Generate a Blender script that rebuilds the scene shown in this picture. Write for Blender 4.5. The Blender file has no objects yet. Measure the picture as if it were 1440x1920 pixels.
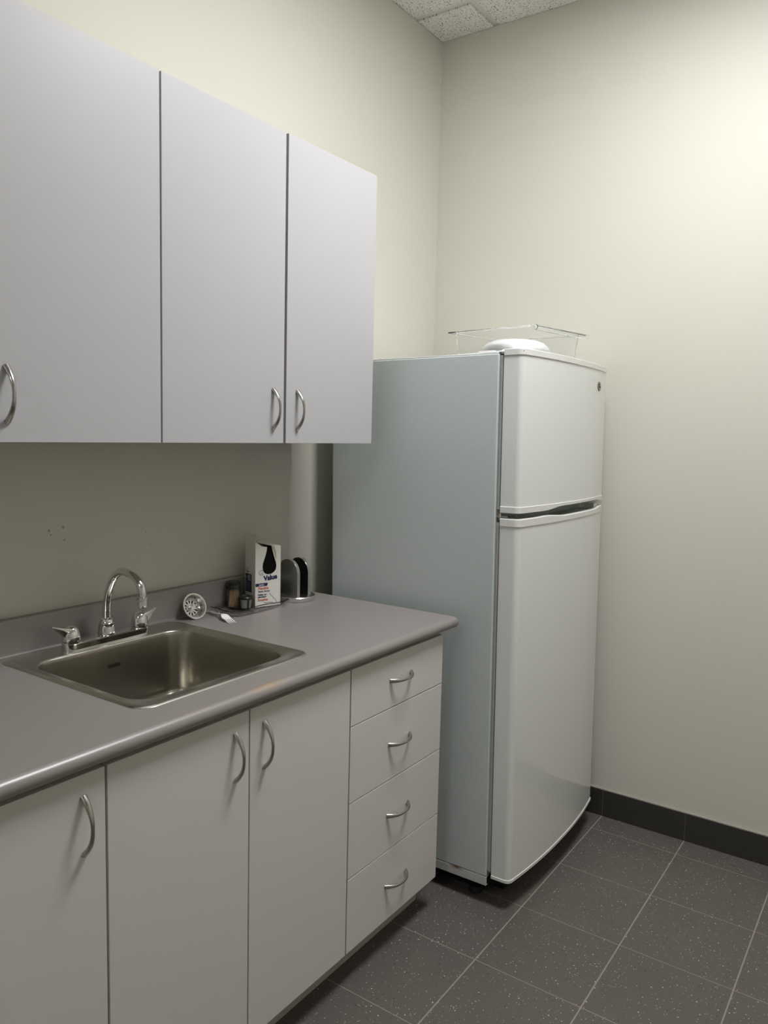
import bpy, bmesh, math, random
from mathutils import Vector, Matrix
random.seed(7)
PI = math.pi
scn = bpy.context.scene
COL = scn.collection

# ------------------------------------------------------------------ helpers
def link(o, parent=None):
    COL.objects.link(o)
    if parent is not None:
        o.parent = parent
    return o

def obj(name, bm, mats, parent=None, smooth=False, bevel=0.0, seg=2, angle=35, recalc=True):
    if recalc:
        bmesh.ops.recalc_face_normals(bm, faces=bm.faces[:])
    me = bpy.data.meshes.new(name)
    bm.to_mesh(me); bm.free()
    if not isinstance(mats, (list, tuple)):
        mats = [mats]
    for m in mats:
        me.materials.append(m)
    if smooth:
        for p in me.polygons: p.use_smooth = True
        try:
            me.set_sharp_from_angle(angle=math.radians(angle))
        except Exception:
            pass
    o = bpy.data.objects.new(name, me)
    link(o, parent)
    if bevel > 0:
        b = o.modifiers.new('bevel', 'BEVEL')
        b.width = bevel; b.segments = seg; b.limit_method = 'ANGLE'
        b.angle_limit = math.radians(40); b.harden_normals = False
    return o

def empty(name, loc, rot=(0, 0, 0)):
    o = bpy.data.objects.new(name, None)
    o.location = loc; o.rotation_euler = rot
    o.empty_display_size = 0.05
    COL.objects.link(o)
    return o

def tag(o, label, cat, group=None):
    o['label'] = label; o['category'] = cat
    if group: o['group'] = group
    return o

def struct(o, label=None):
    o['kind'] = 'structure'
    if label: o['label'] = label
    return o

def dup(root):
    c = root.copy(); COL.objects.link(c)
    for ch in list(root.children):
        d = ch.copy(); COL.objects.link(d); d.parent = c
        for g in list(ch.children):
            e = g.copy(); COL.objects.link(e); e.parent = d
    return c

def box(bm, x0, x1, y0, y1, z0, z1, mi=0):
    v = [bm.verts.new(p) for p in ((x0,y0,z0),(x1,y0,z0),(x1,y1,z0),(x0,y1,z0),(x0,y0,z1),(x1,y0,z1),(x1,y1,z1),(x0,y1,z1))]
    for f in ((3,2,1,0),(4,5,6,7),(0,1,5,4),(1,2,6,5),(2,3,7,6),(3,0,4,7)):
        fc = bm.faces.new([v[i] for i in f]); fc.material_index = mi
    return v

def loft(bm, rings, closed=True, cap0=True, cap1=True, mi=0):
    vr = [[bm.verts.new(p) for p in r] for r in rings]
    n = len(vr[0])
    for a, b in zip(vr, vr[1:]):
        for i in range(n if closed else n-1):
            j = (i+1) % n
            f = bm.faces.new((a[i], a[j], b[j], b[i])); f.material_index = mi
    if cap0: bm.faces.new(vr[0][::-1]).material_index = mi
    if cap1: bm.faces.new(vr[-1]).material_index = mi
    return vr

def lathe(bm, prof, seg=32, center=(0,0,0), mi=0, cap0=True, cap1=True, M=None):
    rings = []
    for r, z in prof:
        ring = []
        for i in range(seg):
            a = 2*PI*i/seg
            p = Vector((r*math.cos(a), r*math.sin(a), z))
            if M is not None: p = M @ p
            ring.append(p + Vector(center))
        rings.append(ring)
    return loft(bm, rings, True, cap0, cap1, mi)

def rrect(x0, x1, y0, y1, r, n=8, z=0.0):
    pts = []
    for cx, cy, a0 in ((x1-r, y1-r, 0), (x0+r, y1-r, PI/2), (x0+r, y0+r, PI), (x1-r, y0+r, 1.5*PI)):
        for i in range(n+1):
            a = a0 + PI/2*i/n
            pts.append((cx+r*math.cos(a), cy+r*math.sin(a), z))
    return pts

def tube(bm, path, rad, seg=16, cap=True, mi=0, flat=None):
    """path of Vectors, rad: float or list; parallel transport frame"""
    path = [Vector(p) for p in path]
    n = len(path)
    if not isinstance(rad, (list, tuple)): rad = [rad]*n
    T = []
    for i in range(n):
        a = path[max(i-1,0)]; b = path[min(i+1,n-1)]
        T.append((b-a).normalized())
    up = Vector((0,0,1)) if abs(T[0].z) < .9 else Vector((1,0,0))
    N = (up - T[0]*up.dot(T[0])).normalized()
    rings = []
    for i in range(n):
        if i:
            N = (N - T[i]*N.dot(T[i])).normalized()
        B = T[i].cross(N)
        ring = []
        for k in range(seg):
            a = 2*PI*k/seg
            ring.append(path[i] + N*math.cos(a)*rad[i] + B*math.sin(a)*rad[i]*(flat if flat else 1))
        rings.append(ring)
    loft(bm, rings, True, cap, cap, mi)

def text_mesh(bm, s, size, origin, ex, ey, mi=0, bold=0.0, align='LEFT', width=None):
    """lay flat lettering in the plane (ex, ey) starting at origin"""
    cu = bpy.data.curves.new('lettering', 'FONT')
    cu.body = s; cu.size = size; cu.align_x = align; cu.offset = bold; cu.resolution_u = 3
    to = bpy.data.objects.new('lettering', cu); COL.objects.link(to)
    bpy.context.view_layer.update()
    dg = bpy.context.evaluated_depsgraph_get()
    me = bpy.data.meshes.new_from_object(to.evaluated_get(dg))
    xs = [v.co.x for v in me.vertices]
    sx = 1.0
    if width and xs: sx = width/max(1e-6, (max(xs)-min(xs)))
    O = Vector(origin); ex = Vector(ex); ey = Vector(ey)
    vs = [bm.verts.new(O + ex*(v.co.x*sx) + ey*v.co.y) for v in me.vertices]
    for p in me.polygons:
        try:
            f = bm.faces.new([vs[i] for i in p.vertices]); f.material_index = mi
        except ValueError:
            pass
    bpy.data.objects.remove(to); bpy.data.curves.remove(cu); bpy.data.meshes.remove(me)

# ------------------------------------------------------------------ materials
class N:
    def __init__(s, name):
        s.m = bpy.data.materials.new(name); s.m.use_nodes = True
        s.t = s.m.node_tree; s.b = s.t.nodes['Principled BSDF']
    def n(s, typ, **kw):
        x = s.t.nodes.new(typ)
        for k, v in kw.items():
            if k in x.inputs.keys(): x.inputs[k].default_value = v
            else: setattr(x, k, v)
        return x
    def l(s, a, b): s.t.links.new(a, b)
    def math(s, op, a, b=None, c=None, clamp=False):
        x = s.t.nodes.new('ShaderNodeMath'); x.operation = op; x.use_clamp = clamp
        for i, v in enumerate((a, b, c)):
            if v is None: continue
            if isinstance(v, (int, float)): x.inputs[i].default_value = v
            else: s.l(v, x.inputs[i])
        return x.outputs[0]
    def mix(s, fac, a, b):
        x = s.t.nodes.new('ShaderNodeMix'); x.data_type = 'RGBA'
        for sock, v in ((x.inputs[0], fac), (x.inputs[6], a), (x.inputs[7], b)):
            if isinstance(v, (int, float)): sock.default_value = v
            elif isinstance(v, tuple): sock.default_value = (*v, 1) if len(v) == 3 else v
            else: s.l(v, sock)
        return x.outputs[2]
    def coord(s, kind='Object'):
        return s.t.nodes.new('ShaderNodeTexCoord').outputs[kind]
    def noise(s, vec, scale, detail=2, rough=.5):
        x = s.n('ShaderNodeTexNoise'); x.inputs['Scale'].default_value = scale
        x.inputs['Detail'].default_value = detail; x.inputs['Roughness'].default_value = rough
        s.l(vec, x.inputs['Vector']); return x.outputs['Fac']
    def voro(s, vec, scale, feature='F1'):
        x = s.n('ShaderNodeTexVoronoi'); x.feature = feature
        x.inputs['Scale'].default_value = scale; s.l(vec, x.inputs['Vector']); return x
    def scalev(s, vec, v):
        x = s.n('ShaderNodeVectorMath', operation='MULTIPLY'); s.l(vec, x.inputs[0]); x.inputs[1].default_value = v
        return x.outputs[0]
    def bump(s, h, strength, dist=.001):
        x = s.n('ShaderNodeBump'); x.inputs['Strength'].default_value = strength
        x.inputs['Distance'].default_value = dist; s.l(h, x.inputs['Height'])
        s.l(x.outputs[0], s.b.inputs['Normal'])
    def set(s, **kw):
        for k, v in kw.items():
            k = k.replace('_', ' ')
            i = s.b.inputs[k]
            if isinstance(v, tuple): i.default_value = (*v, 1) if len(v) == 3 else v
            elif isinstance(v, (int, float)): i.default_value = v
            else: s.l(v, i)
        return s

def srgb(r, g, b):
    f = lambda c: (c/255)/12.92 if c/255 <= .04045 else ((c/255+.055)/1.055)**2.4
    return (f(r), f(g), f(b))

def plain(name, col, rough=.5, metal=0.0, spec=.5, nb=0.0, ns=200, var=0.03, **kw):
    a = N(name); c = a.coord()
    f = a.noise(c, ns if ns < 300 else 60, 3)
    lo = tuple(x*(1-var) for x in col); hi = tuple(min(1, x*(1+var)) for x in col)
    a.set(Base_Color=a.mix(f, lo, hi), Roughness=rough, Metallic=metal, Specular_IOR_Level=spec)
    for k, v in kw.items(): a.set(**{k: v})
    if nb: a.bump(a.noise(c, ns, 3), nb)
    return a.m

# painted wall, with a few tiny scuffs on the counter wall
def m_wall(name, spots):
    a = N(name); c = a.coord()
    base = a.mix(a.noise(c, 1.3, 2), tuple(x*.985 for x in WALL), tuple(x*1.01 for x in WALL))
    fac = None
    for (x, z, r) in spots:
        d = a.n('ShaderNodeVectorMath', operation='DISTANCE')
        w = a.n('ShaderNodeVectorMath', operation='ADD'); a.l(c, w.inputs[0])
        nn = a.n('ShaderNodeTexNoise'); nn.inputs['Scale'].default_value = 160; a.l(c, nn.inputs['Vector'])
        sc = a.n('ShaderNodeVectorMath', operation='SCALE'); a.l(nn.outputs['Color'], sc.inputs[0]); sc.inputs['Scale'].default_value = .006
        a.l(sc.outputs[0], w.inputs[1])
        a.l(w.outputs[0], d.inputs[0]); d.inputs[1].default_value = (x+.003, .003, z+.003)
        m = a.math('LESS_THAN', d.outputs['Value'], r)
        fac = m if fac is None else a.math('MAXIMUM', fac, m)
    if fac is not None:
        base = a.mix(a.math('MULTIPLY', fac, .55), base, (.09, .08, .06))
    a.set(Base_Color=base, Roughness=.55, Specular_IOR_Level=.3)
    h = a.noise(c, 260, 3, .6)
    a.bump(h, .12, .0006)
    return a.m

WALL = (.61, .60, .532)
TX0, TY0, TS = 2.554, -.8357, .3082
def m_floor():
    a = N('speckled_tile'); c = a.coord()
    s = a.n('ShaderNodeSeparateXYZ'); a.l(c, s.inputs[0])
    def line(out, off, w):
        u = a.math('ADD', out, -off + 50*TS)
        u = a.math('MODULO', u, TS)
        u = a.math('MINIMUM', u, a.math('SUBTRACT', TS, u))
        return a.math('LESS_THAN', u, w)
    gx = line(s.outputs[0], TX0, .0012); gy = line(s.outputs[1], TY0, .0019)
    g = a.math('MAXIMUM', gx, gy)
    base = a.mix(a.noise(c, 350, 2, .7), (.092, .080, .071), (.150, .133, .120))
    base = a.mix(a.math('MULTIPLY', a.noise(c, 3, 3), .5), base, (.075, .068, .062))
    # white flecks
    def flecks(scale, thr, pick, off):
        o = a.n('ShaderNodeVectorMath', operation='ADD'); a.l(c, o.inputs[0]); o.inputs[1].default_value = off
        v = a.voro(o.outputs[0], scale)
        sp = a.n('ShaderNodeSeparateColor'); a.l(v.outputs['Color'], sp.inputs[0])
        thr2 = a.math('MULTIPLY', sp.outputs[1], thr)
        return a.math('MULTIPLY', a.math('LESS_THAN', v.outputs['Distance'], thr2), a.math('GREATER_THAN', sp.outputs[0], pick))
    w = a.math('MAXIMUM', flecks(115, .215, .66, (0, 0, 0)), flecks(200, .25, .74, (3.1, 1.7, .3)))
    k = flecks(110, .24, .6, (7.3, 2.2, .9))
    base = a.mix(a.math('MULTIPLY', k, .8), base, (.02, .018, .016))
    base = a.mix(a.math('MULTIPLY', w, .85), base, (.62, .62, .60))
    base = a.mix(g, base, (.27, .25, .225))
    r = a.math('ADD', a.math('MULTIPLY', g, .35), a.math('ADD', .36, a.math('MULTIPLY', a.noise(c, 40, 2), .12)))
    a.set(Base_Color=base, Roughness=r, Specular_IOR_Level=.4)
    a.bump(a.math('SUBTRACT', a.noise(c, 400, 2), a.math('MULTIPLY', g, 2.0)), .25, .0006)
    return a.m

def m_baseboard():
    a = N('dark_speckled_tile_skirting'); c = a.coord()
    s = a.n('ShaderNodeSeparateXYZ'); a.l(c, s.inputs[0])
    def line(out, off, w):
        u = a.math('MODULO', a.math('ADD', out, -off + 50*TS), TS)
        u = a.math('MINIMUM', u, a.math('SUBTRACT', TS, u))
        return a.math('LESS_THAN', u, w)
    geo = a.n('ShaderNodeNewGeometry'); sn = a.n('ShaderNodeSeparateXYZ'); a.l(geo.outputs['True Normal'], sn.inputs[0])
    ax = a.math('GREATER_THAN', a.math('ABSOLUTE', sn.outputs[0]), .5)
    gy = a.math('MULTIPLY', line(s.outputs[1], TY0, .0016), ax)
    gx = a.math('MULTIPLY', line(s.outputs[0], TX0, .0016), a.math('SUBTRACT', 1.0, ax))
    g = a.math('MAXIMUM', gx, gy)
    v = a.voro(c, 110); sp = a.n('ShaderNodeSeparateColor'); a.l(v.outputs['Color'], sp.inputs[0])
    w = a.math('MULTIPLY', a.math('LESS_THAN', v.outputs['Distance'], a.math('MULTIPLY', sp.outputs[1], .2)), a.math('GREATER_THAN', sp.outputs[0], .7))
    base = a.mix(a.noise(c, 200, 2), (.030, .028, .026), (.046, .043, .040))
    base = a.mix(a.math('MULTIPLY', w, .6), base, (.4, .4, .4))
    base = a.mix(g, base, (.085, .08, .074))
    a.set(Base_Color=base, Roughness=.4, Specular_IOR_Level=.4)
    return a.m

def m_ceiltile():
    a = N('perforated_ceiling_tile'); c = a.coord()
    holes = None
    for sc, thr, pick, off in ((84, .155, .30, (0, 0, 0)), (125, .16, .5, (2.2, 5.1, 0)), (60, .125, .35, (9.2, 3.3, 0))):
        o = a.n('ShaderNodeVectorMath', operation='ADD'); a.l(c, o.inputs[0]); o.inputs[1].default_value = off
        nz = a.n('ShaderNodeTexNoise'); nz.inputs['Scale'].default_value = 220; a.l(c, nz.inputs['Vector'])
        s2 = a.n('ShaderNodeVectorMath', operation='SCALE'); a.l(nz.outputs['Color'], s2.inputs[0]); s2.inputs['Scale'].default_value = .004
        o2 = a.n('ShaderNodeVectorMath', operation='ADD'); a.l(o.outputs[0], o2.inputs[0]); a.l(s2.outputs[0], o2.inputs[1])
        v = a.n('ShaderNodeTexVoronoi', voronoi_dimensions='2D'); v.inputs['Scale'].default_value = sc; a.l(o2.outputs[0], v.inputs['Vector'])
        sp = a.n('ShaderNodeSeparateColor'); a.l(v.outputs['Color'], sp.inputs[0])
        h = a.math('MULTIPLY', a.math('LESS_THAN', v.outputs['Distance'], a.math('MULTIPLY', a.math('ADD', sp.outputs[1], .3), thr)), a.math('GREATER_THAN', sp.outputs[0], pick))
        holes = h if holes is None else a.math('MAXIMUM', holes, h)
    base = a.mix(a.noise(c, 120, 3), (.80, .79, .785), (.87, .86, .855))
    base = a.mix(a.math('MULTIPLY', holes, .88), base, (.10, .09, .08))
    a.set(Base_Color=base, Roughness=.9, Specular_IOR_Level=.1)
    a.bump(a.math('SUBTRACT', a.noise(c, 300, 3), a.math('MULTIPLY', holes, 3.0)), .4, .001)
    return a.m

def m_counter():
    a = N('grey_laminate'); c = a.coord()
    f = a.noise(c, 900, 2, .8); g = a.noise(c, 2500, 1, .5)
    base = a.mix(f, (.185, .166, .158), (.29, .266, .255))
    base = a.mix(a.math('MULTIPLY', a.math('GREATER_THAN', g, .66), .5), base, (.48, .46, .45))
    v = a.voro(c, 330); sp = a.n('ShaderNodeSeparateColor'); a.l(v.outputs['Color'], sp.inputs[0])
    k = a.math('MULTIPLY', a.math('LESS_THAN', v.outputs['Distance'], .18), a.math('GREATER_THAN', sp.outputs[0], .75))
    base = a.mix(a.math('MULTIPLY', k, .35), base, (.11, .10, .09))
    # worn orange patch on the front edge, by the sink
    mp = a.n('ShaderNodeVectorMath', operation='SUBTRACT'); a.l(c, mp.inputs[0]); mp.inputs[1].default_value = (1.0, -.630, .912)
    sc = a.scalev(mp.outputs[0], (1/.065, 1/.010, 1/.02))
    ln = a.n('ShaderNodeVectorMath', operation='LENGTH'); a.l(sc, ln.inputs[0])
    e = a.math('SUBTRACT', 1.15, ln.outputs['Value'], clamp=True)
    e = a.math('MULTIPLY', e, a.math('MULTIPLY', a.math('SUBTRACT', a.noise(c, 110, 4, .7), .34, clamp=True), 6.0, clamp=True), clamp=True)
    base = a.mix(a.math('MULTIPLY', e, .75), base, (.40, .26, .13))
    # a few dark crumbs
    v2 = a.voro(c, 26); sp2 = a.n('ShaderNodeSeparateColor'); a.l(v2.outputs['Color'], sp2.inputs[0])
    k2 = a.math('MULTIPLY', a.math('LESS_THAN', v2.outputs['Distance'], .035), a.math('GREATER_THAN', sp2.outputs[0], .72))
    base = a.mix(a.math('MULTIPLY', k2, .7), base, (.05, .045, .04))
    a.set(Base_Color=base, Roughness=.36, Specular_IOR_Level=.9)
    a.bump(a.noise(c, 1200, 2), .12, .0003)
    return a.m

def m_brushed(name, col, rough, axis, aniso=.0, streak=.06):
    a = N(name); c = a.coord()
    sc = a.scalev(c, axis)
    f = a.noise(sc, 1.0, 3, .6)
    base = a.mix(f, tuple(x*.93 for x in col), tuple(min(1, x*1.05) for x in col))
    r = a.math('ADD', rough-streak/2, a.math('MULTIPLY', f, streak))
    a.set(Base_Color=base, Metallic=1.0, Roughness=r)
    a.bump(f, .05, .0003)
    return a.m

def m_fridge_side():
    a = N('pebbled_grey_steel'); c = a.coord()
    sc = a.scalev(c, (1.0, .45, 1.0))
    f = a.noise(sc, 330, 2, .5)
    base = a.mix(f, (.54, .595, .595), (.59, .645, .645))
    a.set(Base_Color=base, Roughness=.42, Specular_IOR_Level=.5)
    a.bump(f, .35, .0009)
    return a.m

def m_rail():
    a = N('painted_rail_with_rust'); c = a.coord()
    mp = a.n('ShaderNodeVectorMath', operation='SUBTRACT'); a.l(c, mp.inputs[0]); mp.inputs[1].default_value = (0, -.515, .080)
    sc = a.scalev(mp.outputs[0], (0, 1/.03, 1/.007))
    ln = a.n('ShaderNodeVectorMath', operation='LENGTH'); a.l(sc, ln.inputs[0])
    e = a.math('MULTIPLY', a.math('SUBTRACT', 1.1, ln.outputs['Value'], clamp=True), a.math('MULTIPLY', a.noise(c, 150, 4, .7), 3.0, clamp=True), clamp=True)
    a.set(Base_Color=a.mix(e, (.55, .56, .55), (.16, .06, .015)), Roughness=.4)
    return a.m

def m_clear(name, tint=(1, 1, 1), rough=.02, ior=1.46, bump=0):
    a = N(name)
    a.set(Base_Color=tint, Roughness=rough, IOR=ior, Transmission_Weight=1.0)
    if bump:
        c = a.coord(); a.bump(a.noise(c, 90, 2), bump, .001)
    return a.m

M = {}
M['wall_main'] = m_wall('warm_white_paint_counter_wall', [(.882, 1.204, .0035), (.886, 1.192, .0022), (.920, 1.210, .004), (.924, 1.177, .0025), (1.158, 1.207, .002), (1.174, 1.172, .002), (1.189, 1.137, .0022)])
M['wall'] = m_wall('warm_white_paint', [])
M['floor'] = m_floor()
M['baseboard'] = m_baseboard()
M['tile'] = m_ceiltile()
M['grid'] = plain('white_ceiling_grid', (.70, .70, .69), .45, var=.01)
M['caulk'] = plain('grey_caulk', (.34, .33, .29), .7)
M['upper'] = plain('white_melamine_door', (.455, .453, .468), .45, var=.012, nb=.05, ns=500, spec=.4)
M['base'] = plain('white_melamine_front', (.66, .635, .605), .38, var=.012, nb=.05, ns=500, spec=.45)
M['carcass'] = plain('cream_carcass_board', (.42, .40, .33), .5, var=.03)
M['kick'] = plain('grey_kick_board', (.48, .46, .43), .5, var=.04)
M['counter'] = m_counter()
M['nickel'] = m_brushed('satin_nickel', (.46, .45, .42), .24, (300, 300, 300), streak=.08)
M['chrome'] = plain('polished_chrome', (.80, .80, .80), .05, 1.0, var=.01)
M['steel_rim'] = m_brushed('brushed_steel_rim', (.62, .60, .55), .26, (40, 600, 600))
M['steel_bowl'] = m_brushed('brushed_steel_bowl', (.50, .475, .42), .24, (700, 700, 14), streak=.08)
M['steel_side'] = m_brushed('brushed_steel_holder', (.42, .41, .39), .33, (30, 30, 600))
M['steel_edge'] = m_brushed('brushed_steel_edge', (.72, .71, .69), .25, (500, 40, 40))
M['dark_steel'] = plain('dark_metal', (.04, .04, .04), .4, .6)
M['side'] = m_fridge_side()
M['rail'] = m_rail()
M['door'] = plain('glossy_white_fridge_door', (.75, .765, .75), .12, var=.006, spec=.5, Coat_Weight=.3, Coat_Roughness=.06)
M['trimw'] = plain('white_plastic_trim', (.74, .745, .72), .3, var=.01)
M['whitep'] = plain('bright_white_plastic', (.82, .83, .83), .35, var=.01)
M['bowlw'] = plain('white_bowl_plastic', (.62, .64, .635), .3, var=.01)
M['gasket'] = plain('grey_gasket', (.46, .48, .475), .6)
M['black'] = plain('black_plastic', (.012, .012, .012), .35)
M['void'] = plain('matte_black', (.006, .006, .006), .9, spec=.1)
M['badge'] = plain('grey_badge', (.23, .23, .20), .35, .4)
M['badge_ink'] = plain('dark_badge_ink', (.03, .03, .03), .5)
M['carton'] = plain('white_printed_carton', (.72, .71, .66), .45, var=.02)
M['carton_in'] = plain('tan_inner_card', (.50, .40, .30), .7)
M['navy'] = plain('navy_ink', (.012, .014, .075), .45)
M['red'] = plain('red_orange_ink', (.60, .10, .05), .5)
M['greyink'] = plain('grey_ink', (.30, .30, .32), .5)
M['whiteink'] = plain('white_ink', (.75, .75, .75), .5)
M['wood'] = plain('toothpick_wood', (.66, .46, .27), .6, var=.25, ns=150)
M['clear'] = m_clear('clear_plastic', (.97, .98, .985), .02, 1.45)
M['tray'] = m_clear('textured_clear_plastic', (.985, .99, .985), .04, 1.18, bump=.4)
M['glass'] = m_clear('clear_jar_plastic', (.94, .95, .94), .02, 1.3)
M['mesh'] = plain('fine_steel_mesh', (.36, .36, .33), .4, .7, nb=.6, ns=900)
M['tine'] = plain('white_fork_plastic', (.85, .85, .86), .25, var=.01)
M['lamp_white'] = plain('white_lamp_housing', (.75, .75, .75), .4)
M['doorpaint'] = plain('grey_door_paint', (.30, .29, .27), .4)
M['rubber'] = plain('black_rubber', (.015, .015, .015), .7)

# ------------------------------------------------------------------ room shell
XB, HC = 2.677, 3.0653
XR, YR = -3.1, -2.95          # rear wall, right wall
T = .12
def slab(name, x0, x1, y0, y1, z0, z1, mat):
    bm = bmesh.new(); box(bm, x0, x1, y0, y1, z0, z1)
    return struct(obj(name, bm, mat))
slab('floor', XR-T, XB+T, YR-T, T, -.1, 0, M['floor'])
slab('wall_left', XR-T, XB+T, 0, T, 0, HC+.16, M['wall_main'])
slab('wall_back', XB, XB+T, YR, 0, 0, HC+.16, M['wall'])
slab('wall_right', XR-T, XB+T, YR-T, YR, 0, HC+.16, M['wall'])
# rear wall with a doorway filled by a door (behind the camera)
bm = bmesh.new()
DY0, DY1, DH = -2.55, -1.6, 2.1
box(bm, XR-T, XR, YR, DY0, 0, HC+.16); box(bm, XR-T, XR, DY1, 0, 0, HC+.16); box(bm, XR-T, XR, DY0, DY1, DH, HC+.16)
struct(obj('wall_rear', bm, M['wall']))
bm = bmesh.new(); box(bm, XR-.07, XR-.03, DY0, DY1, 0, DH)
d = struct(obj('door_1', bm, M['doorpaint'], bevel=.002))
bm = bmesh.new(); tube(bm, [(XR-.03, DY0+.08, 1.0), (XR+.03, DY0+.08, 1.0), (XR+.045, DY0+.1, 1.0), (XR+.045, DY0+.2, 1.0)], .009)
obj('door_handle', bm, M['nickel'], d, smooth=True)

# baseboards: tile skirting with a thin pale bead on top
def skirting(name, x0, x1, y0, y1):
    bm = bmesh.new(); box(bm, x0, x1, y0, y1, 0, .1045)
    o = struct(obj(name, bm, M['baseboard'], bevel=.0015))
    bm = bmesh.new(); box(bm, x0 + (.002 if 'back' in name else 0), x1, y0, y1 - (0 if 'left' not in name else 0), .1045, .1075)
    obj('grout_bead', bm, M['caulk'], o)
skirting('baseboard_back', XB-.009, XB, YR+.009, -.009)
skirting('baseboard_left', 1.775, XB, -.009, 0)
skirting('baseboard_right', XR, XB, YR, YR+.009)

# suspended ceiling: tegular tiles with the grid recessed between them
GX = [2.4705 - .61*k for k in range(0, 9)]
GY = [-.2475 - .61*k for k in range(0, 6)]
HB = .015
def spans(lines, lo, hi):
    e = sorted([v for v in lines if lo < v < hi])
    out = []; p = lo
    for v in e:
        out.append((p + (HB if p != lo else .0015), v - HB)); p = v
    out.append((p + HB, hi - .0015))
    return out
bm = bmesh.new()
for (x0, x1) in spans(GX, XR, XB):
    for (y0, y1) in spans(GY, YR, 0):
        cx, cy = (x0+x1)/2, (y0+y1)/2
        box(bm, x0, x1, y0, y1, HC, HC+.02)
struct(obj('ceiling', bm, M['tile'], bevel=.0012, seg=1))
bm = bmesh.new()
for x in GX:
    if x > XR:
        box(bm, x-HB-.001, x+HB+.001, YR, 0, HC+.007, HC+.03)
struct(obj('trim_1', bm, M['grid']))
bm = bmesh.new()
for y in GY:
    if y > YR:
        box(bm, XR, XB, y-HB-.001, y+HB+.001, HC+.0072, HC+.03)
struct(obj('trim_2', bm, M['grid']))
slab('trim_3', XR, XB, YR, 0, HC+.16, HC+.2, M['grid'])   # deck above the tiles

# square surface-mounted ceiling lamp, plus an added rear fill lamp; both out of view
def ceiling_lamp(x, y, power, label):
    t = empty('ceiling_light', (x, y, HC))
    tag(t, label, 'ceiling light')
    bm = bmesh.new()
    box(bm, -.31, .31, -.31, .31, -.012, -.0005)
    obj('housing', bm, M['lamp_white'], t, bevel=.002)
    bm = bmesh.new()
    loft(bm, [rrect(-.285, .285, -.285, .285, .02, 4, -.0122), rrect(-.285, .285, -.285, .285, .02, 4, -.015), rrect(-.262, .262, -.262, .262, .02, 4, -.026)])
    a = N('lit_diffuser'); a.set(Base_Color=(.8, .8, .8), Emission_Color=(1.0, .992, .995), Emission_Strength=power)
    obj('lens', bm, a.m, t)
ceiling_lamp(1.56, -1.29, 45.5, 'white square ceiling light over the floor in front of the sink and drawers')
ceiling_lamp(-1.80, -1.30, 17, 'added square fill light on the ceiling at the far rear end, by the grey door')  # added as weak fill from behind the camera, not a known fixture

# ------------------------------------------------------------------ bow handles
def bow_handle_mesh():
    bm = bmesh.new()
    n = 28; h = .0525; rise = .026; rings = []
    for i in range(n+1):
        t = -1 + 2*i/n
        # circular-ish bow: ends meet the door, middle stands off
        z = h*t; y = -rise*(1-abs(t)**2.35)
        dt = .002
        def P(tt): return Vector((0, -rise*(1-abs(tt)**2.35), h*tt))
        tan = (P(min(1, t+dt)) - P(max(-1, t-dt))).normalized()
        nrm = Vector((1, 0, 0)).cross(tan).normalized()
        wv = .0036 + .0034*abs(t)**1.4      # half width across
        wn = .0028 + .0026*abs(t)**1.6
        ring = []
        for k in range(14):
            a = 2*PI*k/14
            ring.append(Vector((0, y, z)) + Vector((1, 0, 0))*wv*math.cos(a) + nrm*wn*math.sin(a))
        rings.append(ring)
    # round off into the door face
    rings[0] = [Vector((p.x, min(p.y, 0)+.0, p.z)) for p in rings[0]]
    loft(bm, rings)
    bmesh.ops.recalc_face_normals(bm, faces=bm.faces[:])
    me = bpy.data.meshes.new('handle'); bm.to_mesh(me); bm.free()
    me.materials.append(M['nickel'])
    for p in me.polygons: p.use_smooth = True
    try: me.set_sharp_from_angle(angle=math.radians(50))
    except Exception: pass
    return me
HANDLE = bow_handle_mesh()
def handle(parent, x, y, z, horiz=False):
    o = bpy.data.objects.new('handle', HANDLE); link(o, parent)
    o.location = (x, y, z)
    if horiz: o.rotation_euler = (0, PI/2, 0)
    return o

# ------------------------------------------------------------------ upper cabinets
ZU0, ZU1, YU = 1.4296, 2.2404, -.3296
TD = .018
def upper_cabinet(x0, x1, mid, gap_mid, handles, label):
    t = empty('wall_cabinet', (0, 0, 0))
    t.location = (x0, 0, ZU0)
    bm = bmesh.new()
    th = .016; a0, a1 = .0015, x1-x0-.0015; H = ZU1-ZU0
    yb, yf = -.0005, YU+TD+.0015
    box(bm, a0, a0+th, yf, yb, .0015, H-.001); box(bm, a1-th, a1, yf, yb, .0015, H-.001)
    box(bm, a0+th, a1-th, yf, yb, .0015, .0015+th); box(bm, a0+th, a1-th, yf, yb, H-.001-th, H-.001)
    box(bm, a0+th, a1-th, yb-.006, yb, .0015+th, H-.001-th)
    m = mid-x0
    box(bm, m-.009, m+.009, yf, yf+.02, .0015+th, H-.001-th)
    for zz in (.27, .53): box(bm, a0+th, a1-th, yf+.03, yb-.006, zz, zz+th)
    obj('body', bm, M['carcass'], t)
    g = gap_mid/2
    for (a, b, hx) in ((.0024, m-g, handles[0]-x0), (m+g, x1-x0-(.0024 if x1 < 1.5 else 0), handles[1]-x0)):
        bm = bmesh.new(); box(bm, a, b, YU, YU+TD, 0, H)
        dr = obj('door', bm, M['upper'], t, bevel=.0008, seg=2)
        handle(dr, hx, YU, 1.5208-ZU0)
    tag(t, label, 'cabinet')
    return t
upper_cabinet(.1305, .9605, .5455, .004, (.500, .5955),
              'white two-door wall cabinet above the sink, leftmost, cut off by the photo edge')
upper_cabinet(.9605, 1.7796, 1.3755, .0095, (1.329, 1.4255),
              'white two-door wall cabinet nearest the refrigerator, handles meeting at its middle')

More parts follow.
